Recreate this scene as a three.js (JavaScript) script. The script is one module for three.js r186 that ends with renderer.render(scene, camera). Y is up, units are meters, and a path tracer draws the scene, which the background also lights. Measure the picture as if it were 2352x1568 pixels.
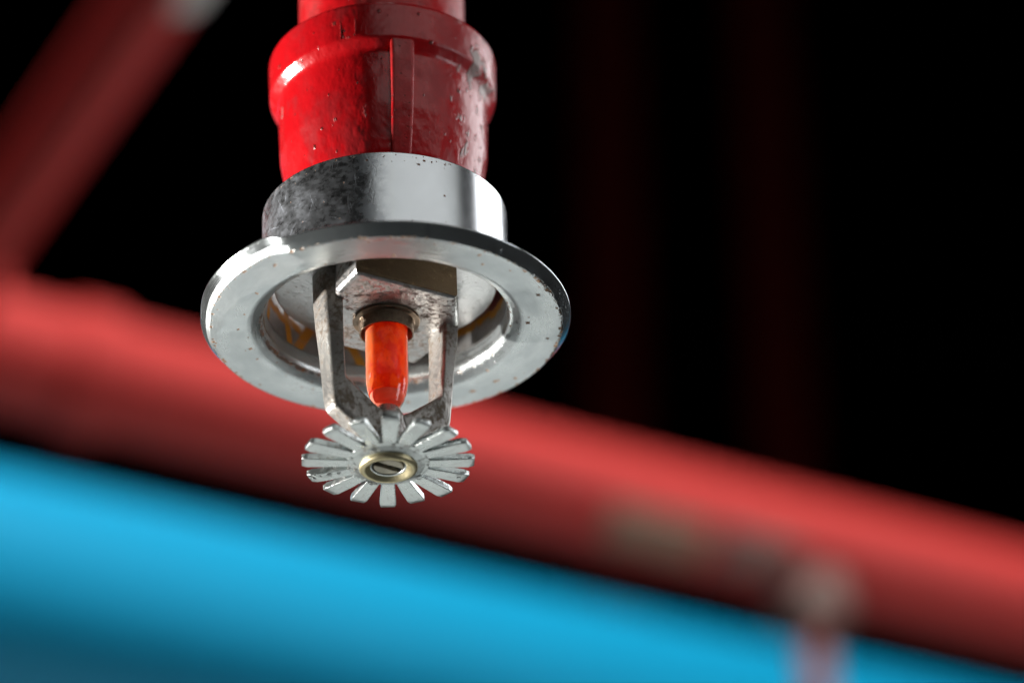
import * as THREE from 'three';
import { mergeGeometries } from 'three/addons/utils/BufferGeometryUtils.js';
import { RoundedBoxGeometry } from 'three/addons/geometries/RoundedBoxGeometry.js';
import { RectAreaLightUniformsLib } from 'three/addons/lights/RectAreaLightUniformsLib.js';

// ------------------------------------------------------------------ camera, light, exposure
const scene = new THREE.Scene();
scene.background = new THREE.Color(0x000000);
const renderer = new THREE.WebGLRenderer({ antialias: true });
renderer.toneMapping = THREE.LinearToneMapping;
renderer.toneMappingExposure = 1;
renderer.shadowMap.enabled = true;
RectAreaLightUniformsLib.init();

const MM = 0.001, R = THREE.MathUtils.degToRad;
const S = new THREE.Vector3(0, 2.0, 0);                     // middle of the escutcheon's rim
const camera = new THREE.PerspectiveCamera(13.67, 1024 / 682, 0.02, 60);
camera.position.set(S.x + 0.02033, S.y - 0.23298, S.z + 0.39665);
camera.rotation.set(R(30), 0, 0);
camera.focus = 0.4555;
camera.userData.fStop = 7.6;
camera.updateMatrixWorld();
const FW = new THREE.Vector3(0, Math.sin(R(30)), -Math.cos(R(30))), UP = new THREE.Vector3(0, Math.cos(R(30)), Math.sin(R(30))), FPX = 6540;
// photo pixel (of 2352 x 1568) at a depth in metres along the view -> world point
const at = (px, py, d) => camera.position.clone().addScaledVector(FW, d).addScaledVector(UP, (784 - py) / FPX * d).add(new THREE.Vector3((px - 1176) / FPX * d, 0, 0));
// point seen from the sprinkler: azimuth from the camera side towards the right, elevation, distance
const around = (az, el, d) => new THREE.Vector3(Math.sin(R(az)) * Math.cos(R(el)), Math.sin(R(el)), Math.cos(R(az)) * Math.cos(R(el))).multiplyScalar(d).add(S);

const LIGHT = {
  key: { pos: around(-98, -16, 1.5), cd: 19, color: new THREE.Color(1, 0.97, 0.93) },
  soft: [
    { pos: around(33, 32, 1.4), w: 1.9, h: 0.62, nits: 0.42, color: new THREE.Color(0.97, 1.0, 0.98) },
    { pos: around(121, 24, 1.2), w: 0.85, h: 0.7, nits: 2.8, color: new THREE.Color(0.97, 0.98, 1) },
    { pos: around(74, -2, 1.4), w: 0.42, h: 0.5, nits: 3.6, color: new THREE.Color(0.95, 0.96, 1) },
  ],
  bay: { pos: new THREE.Vector3(0.1, 5.6, -3.2), to: new THREE.Vector3(0.1, 0, -3.2), cd: 80, half: 29, color: new THREE.Color(1, 0.99, 0.96), label: 'unseen grey bell shaped pendant lamp added to brighten the floor behind the pipes' },
  flood: { pos: new THREE.Vector3(0.1, 5.1, 1.1), to: new THREE.Vector3(0.0, 2.35, -1.15), cd: 55, half: 15.5, color: new THREE.Color(1, 0.985, 0.96), label: 'unseen grey bell shaped lamp tilted towards the pipes' },
};

// ------------------------------------------------------------------ helpers
function rng(a) { return () => { a |= 0; a = a + 0x6D2B79F5 | 0; let t = Math.imul(a ^ a >>> 15, 1 | a); t = t + Math.imul(t ^ t >>> 7, 61 | t) ^ t; return ((t ^ t >>> 14) >>> 0) / 4294967296; }; }
const taken = {};
const numbered = (n) => { const k = taken[n] = (taken[n] ?? -1) + 1; return k ? `${n}_${String(k).padStart(3, '0')}` : n; };
function thing(name, label, category, group) {
  const o = new THREE.Group(); o.name = numbered(name); o.userData = { label, category };
  if (group) o.userData.group = group;
  scene.add(o); return o;
}
function part(name, geo, mat, parent, label) {
  const m = new THREE.Mesh(geo, mat); m.name = name; m.castShadow = m.receiveShadow = true;
  if (label) m.userData.label = label;
  parent.add(m); return m;
}
const clamp = (x, a = 0, b = 1) => Math.min(b, Math.max(a, x));
const step = (a, b, x) => { const t = clamp((x - a) / (b - a)); return t * t * (3 - 2 * t); };
const lerp = (a, b, t) => a + (b - a) * t;

// periodic value noise: nx by ny cells over the unit square
function noise(seed, nx, ny) {
  const r = rng(seed), g = new Float32Array(nx * ny).map(() => r());
  return (u, v) => {
    let x = u * nx, y = v * ny; const i = Math.floor(x), j = Math.floor(y); x -= i; y -= j;
    x = x * x * (3 - 2 * x); y = y * y * (3 - 2 * y);
    const a = ((i % nx) + nx) % nx, b = (a + 1) % nx, c = ((j % ny) + ny) % ny, d = (c + 1) % ny;
    return lerp(lerp(g[a + c * nx], g[b + c * nx], x), lerp(g[a + d * nx], g[b + d * nx], x), y);
  };
}
function fbm(seed, nx, ny, oct = 4, gain = 0.5) {
  const ns = []; let w = 1, t = 0;
  for (let k = 0; k < oct; k++) { ns.push([noise(seed + k * 17, nx << k, ny << k), w]); t += w; w *= gain; }
  return (u, v) => ns.reduce((s, [n, q]) => s + n(u, v) * q, 0) / t;
}
function tex(w, h, fn, srgb = false) {
  const d = new Uint8Array(w * h * 4);
  for (let j = 0; j < h; j++) for (let i = 0; i < w; i++) {
    const c = fn((i + 0.5) / w, (j + 0.5) / h), k = (i + j * w) * 4;
    for (let n = 0; n < 3; n++) {
      let x = clamp(Array.isArray(c) ? c[n] : c);
      if (srgb) x = x <= 0.0031308 ? 12.92 * x : 1.055 * Math.pow(x, 1 / 2.4) - 0.055;   // given in linear values
      d[k + n] = Math.round(255 * x);
    }
    d[k + 3] = 255;
  }
  const t = new THREE.DataTexture(d, w, h); t.wrapS = t.wrapT = THREE.RepeatWrapping; t.magFilter = THREE.LinearFilter; t.minFilter = THREE.LinearMipmapLinearFilter; t.generateMipmaps = true;
  if (srgb) t.colorSpace = THREE.SRGBColorSpace;
  t.needsUpdate = true; return t;
}
const mix3 = (a, b, t) => [lerp(a[0], b[0], t), lerp(a[1], b[1], t), lerp(a[2], b[2], t)];
// scatter of small spots over the unit square, as a mask looked up through a grid
function spots(seed, count, rMin, rMax, aspect, place) {
  const r = rng(seed), G = 64, cells = Array.from({ length: G * G }, () => []);
  for (let k = 0; k < count; k++) {
    const p = place ? place(r) : [r(), r()], rad = rMin + (rMax - rMin) * Math.pow(r(), 3), s = [p[0], p[1], rad, 0.5 + r(), r() * 3];
    const gx = Math.ceil(rad * 1.6 * G), gy = Math.ceil(rad * 1.6 * aspect * G);
    for (let a = -gx; a <= gx; a++) for (let b = -gy; b <= gy; b++) cells[(((Math.floor(p[0] * G) + a) % G) + G) % G + ((((Math.floor(p[1] * G) + b) % G) + G) % G) * G].push(s);
  }
  return (u, v) => {
    let m = 0;
    for (const [x, y, rad, sq, ph] of cells[Math.min(G - 1, Math.floor(u * G)) + Math.min(G - 1, Math.floor(v * G)) * G]) {
      let dx = Math.abs(u - x); dx = Math.min(dx, 1 - dx); const dy = (v - y) / aspect, d = Math.hypot(dx * sq, dy) * (1 + 0.25 * Math.sin(ph + 4 * Math.atan2(dy, u - x)));
      m = Math.max(m, step(rad, rad * 0.55, d));
    }
    return m;
  };
}

// outline with rounded corners: points [r, h, corner radius] -> dense [x, y, nx, ny]
function fillet(pts, closed, n = 6) {
  const out = [], N = pts.length;
  for (let k = 0; k < N; k++) {
    const p = pts[k], a = pts[(k + N - 1) % N], b = pts[(k + 1) % N];
    if (!closed && (k === 0 || k === N - 1)) { out.push([p[0], p[1]]); continue; }
    let ux = a[0] - p[0], uy = a[1] - p[1], wx = b[0] - p[0], wy = b[1] - p[1]; const la = Math.hypot(ux, uy), lb = Math.hypot(wx, wy);
    ux /= la; uy /= la; wx /= lb; wy /= lb;
    const half = Math.acos(clamp(ux * wx + uy * wy, -1, 1)) / 2; let rad = p[2] ?? 0.05, t = rad / Math.tan(half); const most = 0.48 * Math.min(la, lb);
    if (t > most) { t = most; }
    for (let i = 0; i <= n; i++) { const s = i / n, q = 1 - s; out.push([p[0] + ux * t * q * q + wx * t * s * s, p[1] + uy * t * q * q + wy * t * s * s]); }
  }
  if (closed) out.push(out[0].slice());
  return out;
}
// solid of revolution about y in mm; uv: u once round, v along the outline (or in metres with tile)
function revolve(pts, { closed = true, seg = 96, n = 6, bend, tile } = {}) {
  const p = fillet(pts, closed, n), L = [0]; for (let k = 1; k < p.length; k++) L.push(L[k - 1] + Math.hypot(p[k][0] - p[k - 1][0], p[k][1] - p[k - 1][1]));
  const tot = L[L.length - 1], nv = p.length, pos = [], uv = [], idx = [], cols = seg + 1;
  const f = (c, k) => { const a = c / seg * Math.PI * 2; let [r, h] = p[k]; if (bend) [r, h] = bend(r, h, a); return [Math.sin(a) * r, h, Math.cos(a) * r]; };
  const rm = Math.max(...p.map((q) => q[0]));
  for (let c = 0; c < cols; c++) for (let k = 0; k < nv; k++) { pos.push(...f(c, k).map((x) => x * MM)); uv.push(...(tile ? [c / seg * 2 * Math.PI * rm / tile, L[k] / tile] : [c / seg, L[k] / tot])); }
  for (let c = 0; c < seg; c++) for (let k = 0; k < nv - 1; k++) { const a = c * nv + k, b = a + nv; idx.push(a, b, a + 1, b, b + 1, a + 1); }
  const g = new THREE.BufferGeometry(); g.setAttribute('position', new THREE.Float32BufferAttribute(pos, 3)); g.setAttribute('uv', new THREE.Float32BufferAttribute(uv, 2)); g.setIndex(idx);
  // outlines run so that faces point outwards; turn them when the enclosed area says otherwise
  let area = 0; for (let k = 0; k < nv - 1; k++) area += p[k][0] * p[k + 1][1] - p[k + 1][0] * p[k][1];
  if (closed ? area > 0 : false) { for (let k = 0; k < idx.length; k += 3) { const t = idx[k + 1]; idx[k + 1] = idx[k + 2]; idx[k + 2] = t; } g.setIndex(idx); }
  g.computeVertexNormals(); weld(g); return g;
}
// same normal at vertices in the same place along seams of a smooth grid
function weld(g) {
  const p = g.attributes.position, n = g.attributes.normal, m = new Map();
  for (let k = 0; k < p.count; k++) { const key = `${Math.round(p.getX(k) * 2e6)},${Math.round(p.getY(k) * 2e6)},${Math.round(p.getZ(k) * 2e6)}`; (m.get(key) ?? m.set(key, []).get(key)).push(k); }
  for (const l of m.values()) if (l.length > 1) { let x = 0, y = 0, z = 0; for (const k of l) { x += n.getX(k); y += n.getY(k); z += n.getZ(k); } const d = Math.hypot(x, y, z) || 1; for (const k of l) n.setXYZ(k, x / d, y / d, z / d); }
}
// a rounded bar lofted through stations [centre(3), axis a(3) half width, axis b(3) half width] in mm, ends closed
function loft(stations, corner = 0.25, per = 5, wedge = 0) {
  const ring = []; const q = [[1, 1], [-1, 1], [-1, -1], [1, -1]];
  for (let c = 0; c < 4; c++) for (let i = 0; i <= per; i++) { const t = (c + i / per) * Math.PI / 2; ring.push([q[c][0] * (1 - corner) + corner * Math.cos(t), q[c][1] * (1 - corner) + corner * Math.sin(t)]); }
  { const [c0, a, b] = stations[0], d = stations[stations.length - 1][0].map((x, i) => x - c0[i]), cr = [a[1] * b[2] - a[2] * b[1], a[2] * b[0] - a[0] * b[2], a[0] * b[1] - a[1] * b[0]]; if (cr[0] * d[0] + cr[1] * d[1] + cr[2] * d[2] < 0) { ring.reverse(); } }
  const pos = [], uv = [], idx = [], M = ring.length; let len = 0;
  stations.forEach(([c, a, b], s) => {
    if (s) len += Math.hypot(...c.map((x, i) => x - stations[s - 1][0][i]));
    let girth = 0;
    for (let k = 0; k <= M; k++) { const [x, y] = ring[k % M]; const p = c.map((v, i) => (v + a[i] * x + b[i] * y * (1 - wedge * x)) * MM); pos.push(...p); if (k) { const l = pos.length; girth += Math.hypot(pos[l - 3] - pos[l - 6], pos[l - 2] - pos[l - 5], pos[l - 1] - pos[l - 4]) / MM; } uv.push(girth / 20, len / 20); }
  });
  for (let s = 0; s < stations.length - 1; s++) for (let k = 0; k < M; k++) { const a = s * (M + 1) + k, b = a + M + 1; idx.push(a, a + 1, b, b, a + 1, b + 1); }
  for (const [s, flip] of [[0, true], [stations.length - 1, false]]) {
    const o = pos.length / 3; pos.push(...stations[s][0].map((x) => x * MM)); uv.push(0, 0);
    for (let k = 0; k < M; k++) { const a = s * (M + 1) + k; idx.push(...(flip ? [o, a + 1, a] : [o, a, a + 1])); }
  }
  const g = new THREE.BufferGeometry(); g.setAttribute('position', new THREE.Float32BufferAttribute(pos, 3)); g.setAttribute('uv', new THREE.Float32BufferAttribute(uv, 2)); g.setIndex(idx); g.computeVertexNormals(); weld(g); return g;
}
function scaleUV(g, s) { const u = g.attributes.uv; for (let k = 0; k < u.count; k++) u.setXY(k, u.getX(k) * s, u.getY(k) * s); return g; }

// ------------------------------------------------------------------ materials
const std = (o) => new THREE.MeshStandardMaterial(o), phy = (o) => new THREE.MeshPhysicalMaterial(o);
const rgb = (r, g, b) => new THREE.Color().setRGB(r, g, b);
const fineN = fbm(11, 24, 24, 5, 0.55), coarseN = fbm(37, 5, 5, 5, 0.55), medN = fbm(91, 11, 11, 4);

// red paint: uneven, pitted
const pits = spots(5, 240, 0.002, 0.009, 1);
const paintBump = tex(1024, 1024, (u, v) => 0.25 + 0.35 * coarseN(u, v) + 0.22 * medN(u, v) + 0.12 * fineN(u, v) - 0.25 * pits(u, v));
const paintRough = tex(512, 512, (u, v) => 0.22 + 0.3 * step(0.35, 0.7, coarseN(u, v)) + 0.12 * fineN(u, v));
const redLin = [0.56, 0.006, 0.010], redDust = [0.36, 0.05, 0.045];
const redMap = tex(1024, 1024, (u, v) => { let c = mix3(redLin, [0.44, 0.008, 0.010], step(0.4, 0.7, medN(u + 0.3, v))); c = mix3(c, redDust, 0.5 * step(0.5, 0.72, coarseN(u, v + 0.4)) * fineN(u, v)); return mix3(c, [0.10, 0.06, 0.03], 0.5 * pits(u, v)); }, true);
const redPaint = phy({ map: redMap, roughnessMap: paintRough, roughness: 1, bumpMap: paintBump, bumpScale: 0.00045, clearcoat: 0.25, clearcoatRoughness: 0.25 });
const pipeRed = phy({ color: rgb(0.50, 0.042, 0.037), roughness: 0.5, specularIntensity: 0.45 });
const pipeBlue = phy({ color: rgb(0.002, 0.32, 0.57), roughness: 0.5, specularIntensity: 0.45 });

// ------------------------------------------------------------------ setting: the floor that lights the undersides
const floorTex = tex(1024, 1024, (u, v) => { const n = coarseN(u, v), f = fineN(u, v); return mix3([0.54, 0.575, 0.575], [0.67, 0.70, 0.70], 0.6 * n + 0.4 * f); }, true); floorTex.repeat.set(9, 9);
const floor = new THREE.Mesh(new THREE.BoxGeometry(30, 0.1, 30), std({ map: floorTex, roughness: 0.8 })); floor.name = 'floor'; floor.position.set(0, -0.05, 0); floor.userData = { kind: 'structure', label: 'pale grey concrete floor below the pipes' }; floor.receiveShadow = true; scene.add(floor);

// ------------------------------------------------------------------ lamps outside the picture
const blackMetal = std({ color: rgb(0.02, 0.02, 0.02), roughness: 0.5, metalness: 0.3 });
const aim = (o, p, t) => { o.position.copy(p); o.lookAt(t); };
function stand(parent, pos) {                                 // pole and three feet under a lamp that hangs at pos (world)
  const h = pos.y - 0.02, g = new THREE.CylinderGeometry(0.012, 0.016, h, 16); g.translate(pos.x, h / 2, pos.z); part('pole', g, blackMetal, parent);
  for (let k = 0; k < 3; k++) { const a = k * 2.094, c = new THREE.CatmullRomCurve3([new THREE.Vector3(pos.x, 0.55, pos.z), new THREE.Vector3(pos.x + Math.sin(a) * 0.4, 0.012, pos.z + Math.cos(a) * 0.4)]); part('leg', new THREE.TubeGeometry(c, 2, 0.011, 10), blackMetal, parent); }
}
function keyLamp({ pos, cd, color }) {
  const t = thing('stage_lamp', 'small round black lamp on a tripod aimed at the sprinkler', 'lamp');
  const head = new THREE.Group(); aim(head, pos, S); head.updateMatrixWorld();
  const can = revolve([[0, -150, 1], [48, -150, 12], [60, -20, 6], [66, 0, 2], [60, 2, 1], [52, -30, 2], [0, -40, 1]], { seg: 48 }); can.rotateX(Math.PI / 2); can.applyMatrix4(head.matrixWorld); part('lamp_housing', can, blackMetal, t);
  const lens = new THREE.CylinderGeometry(0.045, 0.045, 0.004, 40); lens.rotateX(Math.PI / 2); lens.translate(0, 0, -0.02); lens.applyMatrix4(head.matrixWorld);
  part('lamp_lens', lens, std({ color: rgb(0.8, 0.8, 0.8), emissive: color, emissiveIntensity: 6, roughness: 0.3 }), t);
  stand(t, pos.clone().add(pos.clone().sub(S).normalize().multiplyScalar(0.1)).setY(pos.y - 0.08));
  const l = new THREE.SpotLight(color, cd, 0, R(9), 0.5, 2); l.position.copy(pos).lerp(S, 0.01); l.target.position.copy(S); l.castShadow = true; l.shadow.radius = 2.2; l.name = 'stage_lamp_beam'; scene.add(l, l.target);
}
const softLabels = ['unseen wide white softbox added on a stand behind the camera', 'unseen tall bright softbox added on a stand beyond the sprinkler', 'unseen small bright softbox added on a stand beside the sprinkler'];
function softbox({ pos, w, h, nits, color }, label) {  // unseen softboxes, added for the reflections in cup and socket
  const t = thing('added_softbox', label, 'lamp', 'unseen softboxes added round the sprinkler');
  const m = new THREE.Group(); aim(m, pos, S); m.updateMatrixWorld();
  const put = (g) => g.applyMatrix4(m.matrixWorld);
  const box = new RoundedBoxGeometry(w + 0.04, h + 0.04, 0.09, 3, 0.015); box.translate(0, 0, -0.055); part('lamp_housing', put(box), blackMetal, t);
  const face = new THREE.BoxGeometry(w, h, 0.006); face.translate(0, 0, -0.006); part('lamp_diffuser', put(face), std({ color: rgb(0.8, 0.8, 0.8), emissive: color, emissiveIntensity: 0.25 * nits, roughness: 0.9 }), t);
  stand(t, pos.clone().add(pos.clone().sub(S).setY(0).normalize().multiplyScalar(0.13)));
  const l = new THREE.RectAreaLight(color, nits, w, h); const p = pos.clone().lerp(S, 0.004); l.position.copy(p); l.lookAt(S); l.rotateY(0); l.name = 'added_softbox_light'; scene.add(l);
}
function bayLamp({ pos, to, cd, half, color, label }) {  // unseen lamps: one added to brighten the floor, one lights the pipes
  const t = thing('unseen_pendant_lamp', label, 'lamp');
  const q = new THREE.Quaternion().setFromUnitVectors(new THREE.Vector3(0, -1, 0), to.clone().sub(pos).normalize()), tilt = (g) => g.applyQuaternion(q).translate(pos.x, pos.y, pos.z);
  const sh = revolve([[40, 260, 4], [60, 260, 10], [90, 120, 30], [230, 0, 4], [226, 0, 2], [86, 112, 30], [40, 250, 2]], { seg: 64 }); tilt(sh); part('lamp_shade', sh, std({ color: rgb(0.3, 0.3, 0.3), roughness: 0.5, metalness: 0.5 }), t);
  const disc = new THREE.CylinderGeometry(0.14, 0.14, 0.01, 48); disc.translate(0, 0.05, 0); tilt(disc); part('lamp_glass', disc, std({ color: rgb(0.8, 0.8, 0.8), emissive: color, emissiveIntensity: 8 }), t);
  const rod = new THREE.CylinderGeometry(0.008, 0.008, 1.2, 12); rod.translate(pos.x, pos.y + 0.83, pos.z); part('rod', rod, blackMetal, t);
  const l = new THREE.SpotLight(color, cd, 0, R(half), 0.35, 2); l.position.copy(pos); l.target.position.copy(to); l.castShadow = true; l.shadow.radius = 7; l.name = 'unseen_pendant_beam'; scene.add(l, l.target);
}
keyLamp(LIGHT.key); LIGHT.soft.forEach((s, k) => softbox(s, softLabels[k])); bayLamp(LIGHT.bay); bayLamp(LIGHT.flood);

// ------------------------------------------------------------------ pipes behind
const MAIN = new THREE.Vector3(Math.sin(R(62)), 0, -Math.cos(R(62))), BR = new THREE.Vector3(Math.cos(R(62)), 0, Math.sin(R(62)));   // main line, branch lines across it
const along = (p, d, s) => p.clone().addScaledVector(d, s);
function tubeBetween(a, b, r, seg = 48) { const d = b.clone().sub(a), g = new THREE.CylinderGeometry(r, r, d.length(), seg); g.applyQuaternion(new THREE.Quaternion().setFromUnitVectors(new THREE.Vector3(0, 1, 0), d.clone().normalize())); g.translate(...a.clone().lerp(b, 0.5).toArray()); return g; }
// curved patch stuck on a pipe: from a to b along the axis, between two angles round it (0 = up, positive towards n)
function patch(a, b, r, n, from, to, thick) {
  const d = b.clone().sub(a), L = d.length(), dir = d.clone().normalize(), up = new THREE.Vector3(0, 1, 0); const pos = [], idx = [], nu = 12;
  for (let i = 0; i <= nu; i++) { const th = lerp(from, to, i / nu), o = up.clone().multiplyScalar(Math.cos(th)).addScaledVector(n, Math.sin(th)); for (const [s, q] of [[0, r + thick], [L, r + thick], [0, r - 0.002], [L, r - 0.002]]) pos.push(...a.clone().addScaledVector(dir, s).addScaledVector(o, q).toArray()); }
  const quad = (p, q, s, t) => idx.push(p, q, s, q, t, s);
  for (let i = 0; i < nu; i++) { const k = i * 4; quad(k, k + 1, k + 4, k + 5); quad(k + 2, k, k + 6, k + 4); quad(k + 1, k + 3, k + 5, k + 7); }
  quad(0, 2, 1, 3); const e = nu * 4; quad(e, e + 1, e + 2, e + 3);
  let g = new THREE.BufferGeometry(); g.setAttribute('position', new THREE.Float32BufferAttribute(pos, 3)); g.setIndex(idx); g.computeVertexNormals(); return g;
}
const P0 = at(1176, 1093, 1.57), mainR = 0.0305, FRONT = new THREE.Vector3().crossVectors(MAIN, new THREE.Vector3(0, 1, 0)).normalize(); if (FRONT.z < 0) FRONT.negate();
const paleLabel = std({ color: rgb(0.27, 0.19, 0.13), roughness: 0.8 }), greyPrimer = std({ color: rgb(0.20, 0.125, 0.105), roughness: 0.6 }), dullBrown = std({ color: rgb(0.24, 0.075, 0.065), roughness: 0.7 }), plainWhite = std({ color: rgb(0.75, 0.72, 0.68), roughness: 0.6 });
{
  const t = thing('main_pipe', 'long thick red pipe crossing above the blue pipe', 'pipe');
  part('pipe_body', tubeBetween(along(P0, MAIN, -1.1), along(P0, MAIN, 1.6), mainR), pipeRed, t);
  // weld bead and tee where the left branch leaves, sleeve with pale patches further right
  for (const s of [-0.325 - 0.075, -0.325 + 0.075]) part('collar', tubeBetween(along(P0, MAIN, s - 0.012), along(P0, MAIN, s + 0.012), mainR + 0.004), pipeRed, t);
  part('paint_patch', patch(along(P0, MAIN, 0.05), along(P0, MAIN, 0.112), mainR, FRONT, R(122), R(165), 0.0012), paleLabel, t, 'pale beige worn patch on the red pipe');
  part('paint_patch', patch(along(P0, MAIN, 0.122), along(P0, MAIN, 0.172), mainR, FRONT, R(118), R(160), 0.0012), greyPrimer, t, 'dull grey brown patch on the red pipe');
}
{
  const t = thing('branch_pipe', 'blurred red pipe joining the main pipe, with a white patch', 'pipe');
  const J = along(P0, MAIN, -0.338), r = 0.017;
  part('pipe_body', tubeBetween(along(J, BR, 0.02), along(J, BR, 1.1), r), pipeRed, t);
  part('tee_socket', tubeBetween(along(J, BR, 0.03), along(J, BR, 0.07), r + 0.006), pipeRed, t);
  const side = MAIN.clone();  // plain white patch on the lower side of the branch
  part('white_patch', patch(along(J, BR, 0.33), along(J, BR, 0.42), r, side, R(100), R(175), 0.001), plainWhite, t, 'white patch on the red pipe');
}
{
  const t = thing('branch_pipe', 'red pipe overhead from which the sprinkler pipe hangs', 'pipe');
  const top = new THREE.Vector3(S.x - 0.017, P0.y, S.z), s = top.clone().sub(P0).dot(BR);
  part('pipe_body', tubeBetween(along(top, BR, -s + 0.03), along(top, BR, 0.4), 0.0215), pipeRed, t);
  part('tee_socket', tubeBetween(along(top, BR, -0.035), along(top, BR, 0.035), 0.027), pipeRed, t);
}
{
  const t = thing('blue_pipe', 'large blue pipe running below the red main pipe', 'pipe');
  const B0 = at(1176, 1600, 2.0);
  part('pipe_body', tubeBetween(along(B0, MAIN, -1.4), along(B0, MAIN, 2.2), 0.077, 64), pipeBlue, t);
}
{
  const t = thing('hanging_pipe', 'thin dull brown pipe dropping from the main pipe in front of the blue pipe', 'pipe');
  const J = along(P0, MAIN, 0.195), r = 0.0095; const down = (y) => J.clone().add(new THREE.Vector3(0, y, 0));
  part('pipe_body', tubeBetween(down(-0.028), down(-0.5), r, 24), dullBrown, t);  // one even dull brown, darker than the red of the main pipe
  part('socket', tubeBetween(down(-0.022), down(-0.044), 0.0215, 32), greyPrimer, t, 'dull grey socket below the red main pipe');
  part('sprinkler_cap', revolve([[0, 0, 1], [14, 0, 3], [9, 26, 2], [0, 26, 1]], { seg: 32 }).translate(...down(-0.525).toArray()), greyPrimer, t);
}
for (const [px, py, w, label] of [[1405, 500, 74, 'faint dark red upright pipe standing in the dark, beside the sprinkler ring'], [1775, 500, 74, 'faint dark red upright pipe standing in the dark, above the pale patches']]) {
  const t = thing('upright_pipe', label, 'pipe', 'upright pipes in the dark background'), p = at(px, py, 15), r = w / FPX * 15;
  part('pipe_body', tubeBetween(new THREE.Vector3(p.x, 0, p.z), new THREE.Vector3(p.x, 15, p.z), r), pipeRed, t);
  for (const y of [0.6, 3.2]) part('collar', tubeBetween(new THREE.Vector3(p.x, y, p.z), new THREE.Vector3(p.x, y + 0.06, p.z), r + 0.012), pipeRed, t);
}

// ------------------------------------------------------------------ the sprinkler assembly: built in mm about the rim's middle, leaning 2 degrees
const tip = (g) => g.translate(0, 0.0256, 0).rotateX(R(-3)).translate(0, -0.0256, 0);
const seat = (o) => { o.position.copy(S); o.rotation.z = R(2); return o; };

// --- drop pipe with its reducing socket
{
  const t = seat(thing('sprinkler_drop_pipe', 'red painted pipe with a thick ribbed socket above the chrome cup', 'pipe'));
  part('pipe_body', revolve([[0, 46, 0.1], [14.2, 46, 0.2], [14.2, 486, 0.2], [0, 486, 0.1]], { seg: 80, tile: 24 }), redPaint, t);
  // worn places on the socket: where the photo shows bare grey metal and chalky paint
  const wearN = fbm(201, 40, 24, 4, 0.6), wearC = fbm(223, 14, 8, 4), wearF = fbm(233, 70, 30, 4, 0.7), chipS = spots(77, 420, 0.0008, 0.004, 1.3, (r) => [r(), r()]);
  const az = (u, a) => { let d = u * 360 - a; d = ((d + 540) % 360) - 180; return Math.abs(d); };
  const wear = (u, v) => step(0.60, 0.68, wearN(u, v) * 0.35 + wearF(u, v) * 0.45 + wearC(u, v) * 0.2 + 0.13 * step(30, 4, az(u, 70)) - 0.06);
  const chalk = (u, v) => step(0.45, 0.7, 0.5 * wearC(u + 0.4, v) + 0.5 * wearN(u, v + 0.3));
  const sockMap = tex(2048, 512, (u, v) => {
    let c = mix3(redLin, [0.42, 0.008, 0.012], chalk(u, v)); c = mix3(c, [0.40, 0.07, 0.07], 0.15 * chalk(u + 0.5, v) * wearN(u, v));
    c = mix3(c, [0.10, 0.05, 0.035], 0.8 * chipS(u, v)); return mix3(c, [0.40, 0.36, 0.33], 0.85 * wear(u, v));
  }, true);
  const sockRough = tex(1024, 256, (u, v) => 0.17 + 0.2 * chalk(u, v) + 0.12 * wearN(u, v) + 0.2 * wear(u, v));
  const sockBump = tex(2048, 512, (u, v) => 0.3 + 0.3 * wearC(u, v) + 0.25 * wearN(u, v) - 0.2 * chipS(u, v) - 0.25 * wear(u, v));
  const sockPaint = phy({ map: sockMap, roughnessMap: sockRough, roughness: 1, bumpMap: sockBump, bumpScale: 0.0008, clearcoat: 0.12, clearcoatRoughness: 0.15 });
  const sock = part('socket', revolve([[11, 9, 0.4], [12.0, 11, 1], [13.6, 16, 3], [15.9, 22.5, 5], [17.3, 30.5, 7], [17.65, 40.8, 2.0], [19.1, 42.6, 1.3], [19.3, 49.6, 0.9], [14.0, 50.2, 1.2], [11, 48, 0.4]], { seg: 160, n: 10 }), sockPaint, t);
  const ribLine = [[45, 18.95], [40, 18.85], [35, 18.55], [30, 17.95], [26, 17.1], [22, 15.95], [19, 14.8]];   // height, outer radius
  const ribGeo = (a0) => { const a = R(a0), st = []; for (let k = 0; k < ribLine.length - 1; k++) for (let i = 0; i < 4; i++) { const h = lerp(ribLine[k][0], ribLine[k + 1][0], i / 4), ro = lerp(ribLine[k][1], ribLine[k + 1][1], i / 4), r = ro - 1.2, w = 2.0 - 0.012 * (45 - h); st.push([[Math.sin(a) * r, h, Math.cos(a) * r], [Math.cos(a) * w, 0, -Math.sin(a) * w], [Math.sin(a) * 1.2, 0, Math.cos(a) * 1.2]]); } return loft(st, 0.38); };
  for (const a of [12, 192]) part('rib', ribGeo(a), redPaint, sock);
  // hardened paint runs
  const run = (a0, h0, h1, r, w) => { const a = R(a0), st = []; for (let k = 0; k <= 8; k++) { const f = k / 8, ww = w * (0.55 + 0.45 * Math.sin(f * 2.6)) * Math.min(1, 0.25 + 6 * f, 0.25 + 6 * (1 - f)); st.push([[Math.sin(a) * r, lerp(h0, h1, f), Math.cos(a) * r], [Math.cos(a) * ww, 0, -Math.sin(a) * ww], [Math.sin(a) * ww * 0.6, 0, Math.cos(a) * ww * 0.6]]); } return loft(st, 0.9); };
  for (const [a, h0, h1, w] of [[-19, 49.4, 42.8, 0.13], [-11.5, 49.6, 43.2, 0.12]]) part('paint_run', run(a, h0, h1, 19.15, w), redPaint, sock);
}

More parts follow.
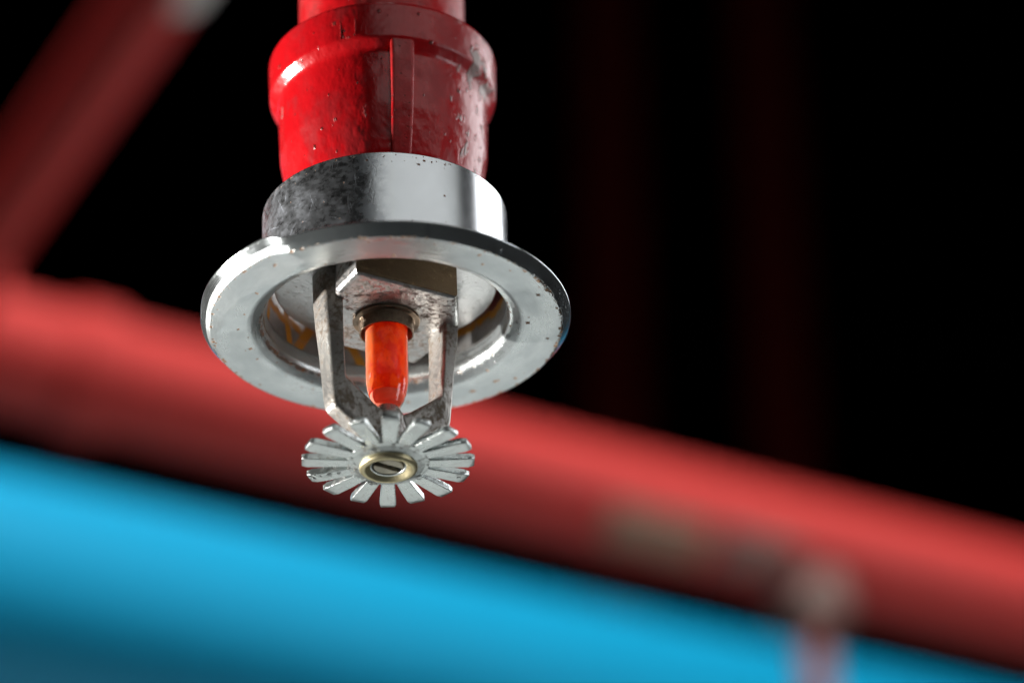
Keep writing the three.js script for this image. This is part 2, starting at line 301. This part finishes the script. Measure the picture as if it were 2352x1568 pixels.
// --- escutcheon: cup and flange
const scr = (() => {                                            // fine scratches as a tile
  const w = 1024, a = new Float32Array(w * w), r = rng(404);
  for (let k = 0; k < 900; k++) { let x = r() * w, y = r() * w; const an = r() * 6.28, l = 10 + 90 * r() * r(), s = 0.25 + 0.75 * r(), cu = (r() - 0.5) * 0.02; let q = an; for (let i = 0; i < l; i++) { a[((x | 0) & 1023) + ((y | 0) & 1023) * w] = Math.max(a[((x | 0) & 1023) + ((y | 0) & 1023) * w], s * Math.sin(Math.PI * i / l)); x += Math.cos(q); y += Math.sin(q); q += cu; if (x < 0) x += w; if (y < 0) y += w; } }
  return (u, v) => a[(((u % 1) + 1) % 1 * w | 0) + (((v % 1) + 1) % 1 * w | 0) * w];
})();
const steel = [0.70, 0.725, 0.73];
{
  const t = seat(thing('escutcheon', 'round chrome cup with a wide flat flange round the sprinkler', 'escutcheon'));
  const scuffN = fbm(301, 60, 14, 5, 0.6), scuffC = fbm(311, 9, 3, 4), scuffF = fbm(321, 130, 60, 4, 0.65), rust = spots(55, 300, 0.0003, 0.0015, 3, (r) => [r(), r() < 0.5 ? 0.482 - 0.05 * r() * r() : r()]);
  const az = (u, a) => { let d = u * 360 - a; d = ((d + 540) % 360) - 180; return d; };
  // scuffed half of the cup (towards the lamp side), as the photo shows it
  const scuff = (u, v) => { const d = az(u, -50), zone = step(58, 40, Math.abs(d)); return zone * clamp(step(0.25, 0.8, 0.4 * scuffF(u, v) + 0.3 * scuffN(u, v) + 0.3 * scuffC(u, v)) * 0.5 + 0.6 * scr(u * 1.5, v * 0.47) + 0.4 * scr(u * 3 + 0.3, v * 0.9)); };
  const cupMap = tex(2048, 512, (u, v) => mix3(mix3([0.74, 0.76, 0.78], [0.56, 0.61, 0.70], scuff(u, v)), [0.30, 0.11, 0.03], rust(u, v)), true);
  const cupRough = tex(2048, 512, (u, v) => 0.15 + 0.08 * scuffC(u, v) + 0.06 * scuffN(u, v) + 0.38 * scuff(u, v) + 0.5 * rust(u, v));
  const cupMetal = tex(2048, 512, (u, v) => 1 - 0.9 * rust(u, v) - 0.25 * scuff(u, v));
  const cupBump = tex(2048, 512, (u, v) => 0.5 + 0.3 * scuff(u, v) + 0.12 * fbmSlow(u, v) + 0.3 * rust(u, v));
  const cupChrome = std({ map: cupMap, roughnessMap: cupRough, metalnessMap: cupMetal, roughness: 1, metalness: 1, bumpMap: cupBump, bumpScale: 0.00012 });
  function fbmSlow(u, v) { return scuffC(u, v); }
  const cup = part('cup', revolve([[19.92, 0.9, 0.02], [20.1, 0.9, 0.02], [20.1, 19.2, 0.2], [19.52, 19.2, 0.2], [19.52, 2.7, 0.02], [19.92, 2.65, 0.02]], { seg: 160 }), cupChrome, t);
  // inside of the cup, with yellow-brown marks
  const resN = fbm(331, 26, 6, 4, 0.55), resE = fbm(341, 90, 20, 3);
  const yellowMark = (u, v) => {                                     // v runs up the wall
    let m = step(0.07, 0.02, Math.abs(v - 0.22 - 0.12 * (resN(u, 0.3) - 0.5))) * step(0.3, 0.5, resN(u, v));
    for (const [a, w, lean] of [[-158, 3.4, 26], [-138, 4.2, -30], [-120, 3, 10], [-101, 3.5, -14], [178, 3.2, 6], [150, 2.6, -10]]) m = Math.max(m, step(w, w * 0.5, Math.abs(az(u, a + lean * (v - 0.3)))) * step(0.75, 0.5, v + 0.5 * (resN(u, 0.7) - 0.5)));
    return clamp(m * (0.8 + 0.9 * (resE(u, v) - 0.3)));
  };
  const sleeveMap = tex(2048, 256, (u, v) => mix3(mix3([0.50, 0.50, 0.50], [0.36, 0.34, 0.31], resE(u, v)), [0.62, 0.30, 0.015], yellowMark(u, v)), true);
  const sleeveMetal = tex(1024, 128, (u, v) => 0.9 - 0.9 * yellowMark(u, v)), sleeveRough = tex(1024, 128, (u, v) => 0.3 + 0.2 * resN(u, v) + 0.2 * yellowMark(u, v));
  const sleeve = (() => { const g = revolve([[19.46, 2.4, 0.01], [19.46, 19.0, 0.01]], { closed: false, seg: 128 }); return g; })();
  part('inner_wall', sleeve, std({ map: sleeveMap, metalnessMap: sleeveMetal, roughnessMap: sleeveRough, metalness: 1, roughness: 1, side: THREE.DoubleSide }), cup, 'grey inner wall of the cup with yellow brown marks');
  // flange: the outline starts at the inner throat and runs along the underside to the rim and back on top
  const pts = [[19.55, 2.6, 0.05], [19.75, -0.4, 2.2], [22.0, -1.75, 2.6], [28.35, -2.05, 0.35], [29.95, -0.1, 0.25], [29.6, 0.2, 0.15], [28.1, -1.3, 0.4], [21.9, -1.0, 1.4], [20.3, 0.2, 0.9], [20.22, 0.88, 0.05], [19.9, 0.86, 0.02], [19.9, 2.6, 0.02]];
  const L = []; { const p = fillet(pts, true, 6); let s = 0; L.push(0); for (let k = 1; k < p.length; k++) { s += Math.hypot(p[k][0] - p[k - 1][0], p[k][1] - p[k - 1][1]); L.push(s); } for (let k = 0; k < L.length; k++) L[k] /= s; var prof = p.map((q, k) => [q[0], q[1], L[k]]); }
  const vAt = (r) => { let best = 0; for (const [pr, , l] of prof) if (l < 0.5 && pr <= r) best = l; return best; };
  const vHole = vAt(20.2), vRim = vAt(28.3), vEnd = vAt(29.9);
  const frust = spots(66, 480, 0.0005, 0.0026, 6, (r) => { const q = r(); return [r(), q < 0.3 ? vHole + 0.012 * (r() - 0.3) : q < 0.65 ? vRim - 0.01 + 0.02 * r() * r() : q < 0.8 ? vEnd - 0.01 * r() : lerp(vHole, vEnd, r())]; });
  const grime = fbm(351, 120, 30, 4, 0.6), dull = fbm(361, 20, 7, 5, 0.55), turned = noise(371, 3, 260);
  const dirtL = (u, v) => step(0.44, 0.62, grime(u, v) + 0.1 * step(0.03, 0, Math.abs(v - vHole - 0.005)) - 0.9 * step(0.004, 0.035, Math.abs(v - vHole - 0.004))) * step(75, 35, Math.abs(az(u, -118)));
  const edgeChip = (u, v) => step(0.5, 0.56, grime(u * 1.3 + 0.2, v)) * step(0.012, 0.003, Math.abs(v - vRim - 0.004)) * step(48, 25, Math.abs(az(u, 82)));
  // the plating worn rougher beside the lamp side of the rim, with a torn edge and scrape marks
  const worn = (u, v) => { const d = az(u, -58), n = dull(u, v) - 0.5, m = grime(u * 0.5, v) - 0.5; const inner = lerp(vRim - 0.21, vRim - 0.02, clamp(Math.abs(d + 2 - 14) / 46)) + 0.05 * n + 0.05 * m; return step(inner - 0.004, inner + 0.008, v) * step(28, 25.5, d + 10 * n - 4) * step(-48, -36, d + 30 * n) * (v < vEnd + 0.03 ? 1 : 0); };
  const fMap = tex(2048, 1024, (u, v) => {
    let c = mix3([0.72, 0.765, 0.77], [0.60, 0.65, 0.66], step(0.35, 0.7, dull(u, v))); c = mix3(c, [0.80, 0.82, 0.82], 0.25 * scr(u * 5, v * 2.5));
    c = mix3(c, [0.12, 0.075, 0.045], 0.85 * Math.max(dirtL(u, v), edgeChip(u, v))); return mix3(c, [0.36, 0.17, 0.06], 0.85 * frust(u, v));
  }, true);
  const fMetal = tex(2048, 1024, (u, v) => clamp(0.98 - 0.15 * dull(u, v) - 0.8 * frust(u, v) - 0.8 * dirtL(u, v)));
  const fRough = tex(2048, 1024, (u, v) => clamp(0.13 + 0.22 * dull(u, v) + 0.08 * grime(u, v) + 0.28 * worn(u, v) + 0.4 * frust(u, v) + 0.3 * dirtL(u, v) + 0.08 * turned(u, v) + 0.15 * scr(u * 5, v * 2.5) - 0.2 * step(vRim - 0.005, vRim + 0.01, v)));
  const fBump = tex(2048, 1024, (u, v) => 0.4 + 0.1 * dull(u, v) + 0.1 * grime(u, v) + 0.35 * dirtL(u, v) + 0.3 * edgeChip(u, v) + 0.2 * frust(u, v) + 0.03 * turned(u, v) - 0.06 * scr(u * 5, v * 2.5));
  part('flange', revolve(pts, { seg: 220, n: 6, bend: (r, h, a) => { const w = 0.18 * Math.sin(a * 2 + 0.6) * step(22, 30, r), d = Math.abs(a - R(302)) , k = step(R(31), R(20), d) * clamp((r - 24.4) / 5.6); return [r, h + w + 1.6 * k]; } }), std({ map: fMap, metalnessMap: fMetal, roughnessMap: fRough, roughness: 1, metalness: 1, bumpMap: fBump, bumpScale: 0.00025 }), t);  // rim raised on the lamp side, shaped to give a white glint
}

// --- sprinkler head
const castN = fbm(501, 30, 30, 5, 0.65), castC = fbm(511, 6, 6, 4), castS = spots(88, 340, 0.002, 0.011, 1);
const castBump = tex(1024, 1024, (u, v) => 0.3 + 0.4 * castN(u, v) + 0.2 * castC(u, v));
const castMat = (dirt, tone, rough = 0.24, bump = 0.00035) => {
  const d = (u, v) => clamp(step(0.6 - dirt, 0.86 - dirt, 0.65 * castN(u, v) + 0.35 * castC(u, v)) + dirt * castS(u, v) * 1.6);
  return std({ map: tex(512, 512, (u, v) => mix3(tone, [0.13, 0.085, 0.045], 0.8 * d(u, v)), true), metalnessMap: tex(512, 512, (u, v) => 0.95 - 0.85 * d(u, v)), roughnessMap: tex(512, 512, (u, v) => rough + 0.2 * castC(u, v) + 0.4 * d(u, v)), metalness: 1, roughness: 1, bumpMap: castBump, bumpScale: bump });
};
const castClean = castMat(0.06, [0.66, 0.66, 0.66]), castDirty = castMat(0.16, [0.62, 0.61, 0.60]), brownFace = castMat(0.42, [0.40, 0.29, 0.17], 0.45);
const plated = castMat(0.03, [0.66, 0.70, 0.69], 0.2, 0.00012), brass = std({ color: rgb(0.64, 0.57, 0.36), metalness: 1, roughness: 0.42, bumpMap: castBump, bumpScale: 0.0001 }), bronze = castMat(0.14, [0.24, 0.18, 0.13], 0.24, 0.0002);
{
  const t = seat(thing('fire_sprinkler', 'pendant fire sprinkler with orange glass bulb and toothed deflector', 'sprinkler'));
  const YAW = 28;                                              // the arm on the lamp side stands nearer the camera
  part('body_plate', revolve([[0, 6.0, 0.1], [18.2, 6.0, 0.4], [18.2, 7.4, 0.3], [0, 7.4, 0.1]], { seg: 96, tile: 20 }), castMat(0.05, [0.68, 0.69, 0.69], 0.3), t);
  // wrench boss
  const bp = [[-4.2, 15.1], [11.6, 6.3], [11.6, -4.9], [4.2, -15.1], [-9.6, -7.2], [-7.6, 9.2]].map(([x, z]) => new THREE.Vector2(x, -z));
  const sh = new THREE.Shape(bp); const boss = new THREE.ExtrudeGeometry(sh, { depth: 5.2, bevelEnabled: true, bevelSize: 0.9, bevelThickness: 0.9, bevelSegments: 5, bevelOffset: -0.9 });
  boss.rotateX(-Math.PI / 2); boss.translate(0, 0.9, 0); boss.scale(MM, MM, MM); scaleUV(boss, 1 / 20);
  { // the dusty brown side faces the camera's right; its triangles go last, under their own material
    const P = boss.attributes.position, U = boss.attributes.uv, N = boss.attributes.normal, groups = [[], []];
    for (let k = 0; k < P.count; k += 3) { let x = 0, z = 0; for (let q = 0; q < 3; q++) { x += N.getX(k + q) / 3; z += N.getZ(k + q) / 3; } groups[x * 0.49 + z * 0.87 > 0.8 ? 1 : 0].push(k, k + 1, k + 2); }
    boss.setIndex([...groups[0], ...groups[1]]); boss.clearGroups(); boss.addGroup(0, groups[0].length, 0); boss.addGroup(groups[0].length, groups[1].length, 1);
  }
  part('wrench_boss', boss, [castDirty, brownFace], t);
  part('thread_stem', revolve([[0, 7.3, 0.1], [9, 7.3, 0.3], [9, 17, 0.5], [0, 17, 0.1]], { seg: 48, tile: 20 }), castDirty, t);
  // arms
  const armGeo = (side) => {
    const a = R(YAW), dx = side * Math.cos(a), dz = -side * Math.sin(a), tx = -Math.sin(a), tz = -Math.cos(a);    // radial and tangential directions
    const st = [], path = [];
    // stations: inner and outer radius at height, tangential half width
    const rows = [[9.0, 12.3, 6.3, 6.3, 3.0], [9.0, 12.1, 0.6, 0.6, 3.0], [8.95, 11.8, -3, -3, 2.9], [8.7, 11.2, -8, -8.2, 2.65], [8.45, 10.7, -12, -14, 2.45], [8.3, 10.4, -13.1, -17.3, 2.35], [7.9, 10.2, -13.5, -18.2, 2.3], [7.4, 9.8, -13.9, -18.8, 2.3], [5.0, 7.0, -15.7, -20.8, 2.2], [3.0, 4.6, -17.2, -22.6, 2.15], [1.2, 2.6, -18.2, -23.8, 2.1]];
    for (const [ri, ro, hi, ho, tw] of rows) { const cr = (ri + ro) / 2, ch = (hi + ho) / 2; st.push([[dx * cr, ch, dz * cr], [dx * (ro - ri) / 2, (ho - hi) / 2, dz * (ro - ri) / 2], [tx * tw * side, 0, tz * tw * side]]); }
    const out = []; for (let k = 0; k < st.length - 1; k++) for (let i = 0; i < 3; i++) out.push([0, 1, 2].map((q) => st[k][q].map((x, m) => lerp(x, st[k + 1][q][m], i / 3))));
    out.push(st[st.length - 1]);
    return loft(out, 0.38, 5, 0.18);
  };
  const armMat = castMat(0.15, [0.39, 0.375, 0.35], 0.36, 0.0002); part('frame_arm', armGeo(-1), armMat, t); part('frame_arm', armGeo(1), armMat, t);
  part('hub', revolve([[0, -15.9, 0.1], [1.6, -16.0, 0.9], [2.7, -18, 1.2], [3.3, -22, 1.5], [4.2, -24.8, 0.5], [0, -24.8, 0.1]], { seg: 48, tile: 20 }), castDirty, t);
  // cap that holds the bulb
  const cap = part('bulb_cap', revolve([[3.2, 0.2, 0.1], [5.4, 0.2, 0.2], [5.5, -0.5, 0.25], [4.5, -0.6, 0.3], [4.4, -2.7, 0.1], [4.1, -2.7, 0.1], [4.05, -0.4, 0.3], [3.2, -0.4, 0.1]], { seg: 64, tile: 20 }), bronze, t);
  // bulb
  const bulbN = fbm(601, 11, 14, 4, 0.6), bulbF = fbm(611, 30, 30, 4, 0.6);
  const bulbS = spots(621, 160, 0.004, 0.016, 1); const bulbMap = tex(512, 512, (u, v) => mix3(mix3(mix3([1.0, 0.27, 0.006], [0.85, 0.085, 0.002], step(0.42, 0.66, bulbN(u, v))), [1.0, 0.45, 0.22], 0.5 * step(0.5, 0.75, bulbF(u, v)) * step(0.3, 0.6, bulbN(u + 0.5, v))), [0.45, 0.05, 0.01], 0.6 * bulbS(u, v) * bulbF(u, v)), true);
  const liquid = phy({ map: bulbMap, roughness: 0.85, transmission: 0.62, thickness: 0, ior: 1.4 });
  const glass = phy({ color: rgb(1, 0.86, 0.8), roughness: 0.02, transmission: 1, thickness: 0, ior: 1.5 });
  const bulbLine = (r, top, tip) => { const p = [[0, top, 0.05], [r * 0.9, top, 0.3]]; for (let k = 0; k <= 22; k++) { const h = lerp(top - 0.8, tip, k / 22), q = clamp((-10.4 - h) / (5.5)); p.push([r * (1 - 0.38 * Math.pow(q, 2.2)), h, 0.02]); } p.push([0, tip - 0.1, 0.05]); return p; };
  const bulb = part('bulb', revolve(bulbLine(3.48, 0.1, -15.85), { seg: 64, n: 3 }), glass, t);
  part('bulb_liquid', revolve(bulbLine(3.4, -0.2, -13.7), { seg: 64, n: 3 }), liquid, bulb);
  part('bulb_tip', revolve([[0, -13.85, 0.05], [2.8, -13.85, 0.1], [2.6, -14.7, 0.3], [2.05, -15.55, 0.4], [0, -15.7, 0.05]], { seg: 48, n: 4 }), phy({ color: rgb(0.95, 0.40, 0.26), roughness: 0.75, transmission: 0.6, thickness: 0 }), bulb, 'pale pink clear tip of the bulb');
  // deflector: a dished ring with sixteen teeth, tipped a little
  const def = part('deflector', tip(revolve([[0, -24.6, 0.1], [4.4, -24.7, 0.6], [6.6, -25.0, 0.5], [6.6, -26.2, 0.3], [5.8, -26.3, 0.4], [4.6, -26.7, 0.3], [2.6, -26.7, 0.2], [2.6, -25.2, 0.1], [0, -25.2, 0.1]], { seg: 96, tile: 20 })), plated, t);
  const r0 = rng(17);
  for (let k = 0; k < 16; k++) {
    const a = R(-3 + k * 22.5 + (r0() - 0.5) * 3), st = [], w1 = 1.26 + 0.16 * r0(), len = 13.3 + 0.35 * r0(), droop = (r0() - 0.5) * 0.8;
    for (let i = 0; i <= 9; i++) { const f = i / 9, r = lerp(5.4, len, f), w = lerp(1.0, w1 + 0.06, Math.pow(f, 0.75)) * (f > 0.94 ? 0.86 : 1), th = f > 0.94 ? 0.42 : 0.58; st.push([[Math.sin(a) * r, -25.62 + droop * f * f, -Math.cos(a) * r], [Math.cos(a) * w, 0, Math.sin(a) * w], [0, th, 0]]); }
    part('tooth', tip(loft(st, 0.22, 3)), plated, def);
  }
  // brass ring and slotted screw
  part('brass_ring', revolve([[2.75, -26.3, 0.1], [4.55, -26.3, 0.3], [4.65, -27.1, 0.5], [3.9, -27.6, 0.6], [2.7, -26.6, 0.25]], { seg: 64, tile: 20 }), brass, t);
  const scrMat = castMat(0.1, [0.42, 0.39, 0.32], 0.3); const screw = new THREE.Group(); screw.name = 'slotted_screw'; screw.rotation.y = R(34); t.add(screw);
  for (const s of [-1, 1]) {
    const hs = new THREE.Shape(); hs.absarc(0, 0, 2.35, 0.26, Math.PI - 0.26, false); hs.closePath(); const g = new THREE.ExtrudeGeometry(hs, { depth: 0.9, bevelEnabled: true, bevelSize: 0.12, bevelThickness: 0.12, bevelSegments: 2, bevelOffset: -0.12, curveSegments: 20 });
    g.rotateX(Math.PI / 2); if (s < 0) g.rotateY(Math.PI); g.translate(0, -25.75, 0); g.scale(MM, MM, MM); scaleUV(g, 1 / 20); part('screw_half', g, scrMat, screw);
  }
}

// --- water drops clinging below the deflector
{
  const r = rng(909), gs = [], base = new THREE.SphereGeometry(1, 16, 10);
  const drops = []; for (let k = 0; k < 26; k++) { const a = R(lerp(195, 345, r())), q = lerp(5.0, 6.5, r()); drops.push([a, q, lerp(0.2, 0.5, r() * r())]); }
  for (let k = 0; k < 9; k++) drops.push([R(285 + 3 * (r() - 0.5) * 2), lerp(8, 13, r()), lerp(0.18, 0.42, r())]);
  drops.push([R(48), 6.3, 0.55], [R(330), 6.0, 0.5], [R(66), 12, 0.35], [R(170), 5.8, 0.4], [R(200), 5.6, 0.35]);
  for (const [a, q, s] of drops) { const g = base.clone(); g.scale(s * MM, s * 0.7 * MM, s * MM); g.translate(Math.sin(a) * q * MM, (-26.3 - (q < 5.6 ? 0.25 : 0)) * MM, -Math.cos(a) * q * MM); tip(g); gs.push(g); }
  const m = new THREE.Mesh(mergeGeometries(gs), phy({ color: 0xffffff, roughness: 0.01, transmission: 1, thickness: 0.001, ior: 1.33 })); m.name = 'water_drops'; m.userData = { kind: 'stuff', label: 'tiny clear water drops clinging to the deflector', category: 'water' }; seat(m); scene.add(m);
}

renderer.render(scene, camera);
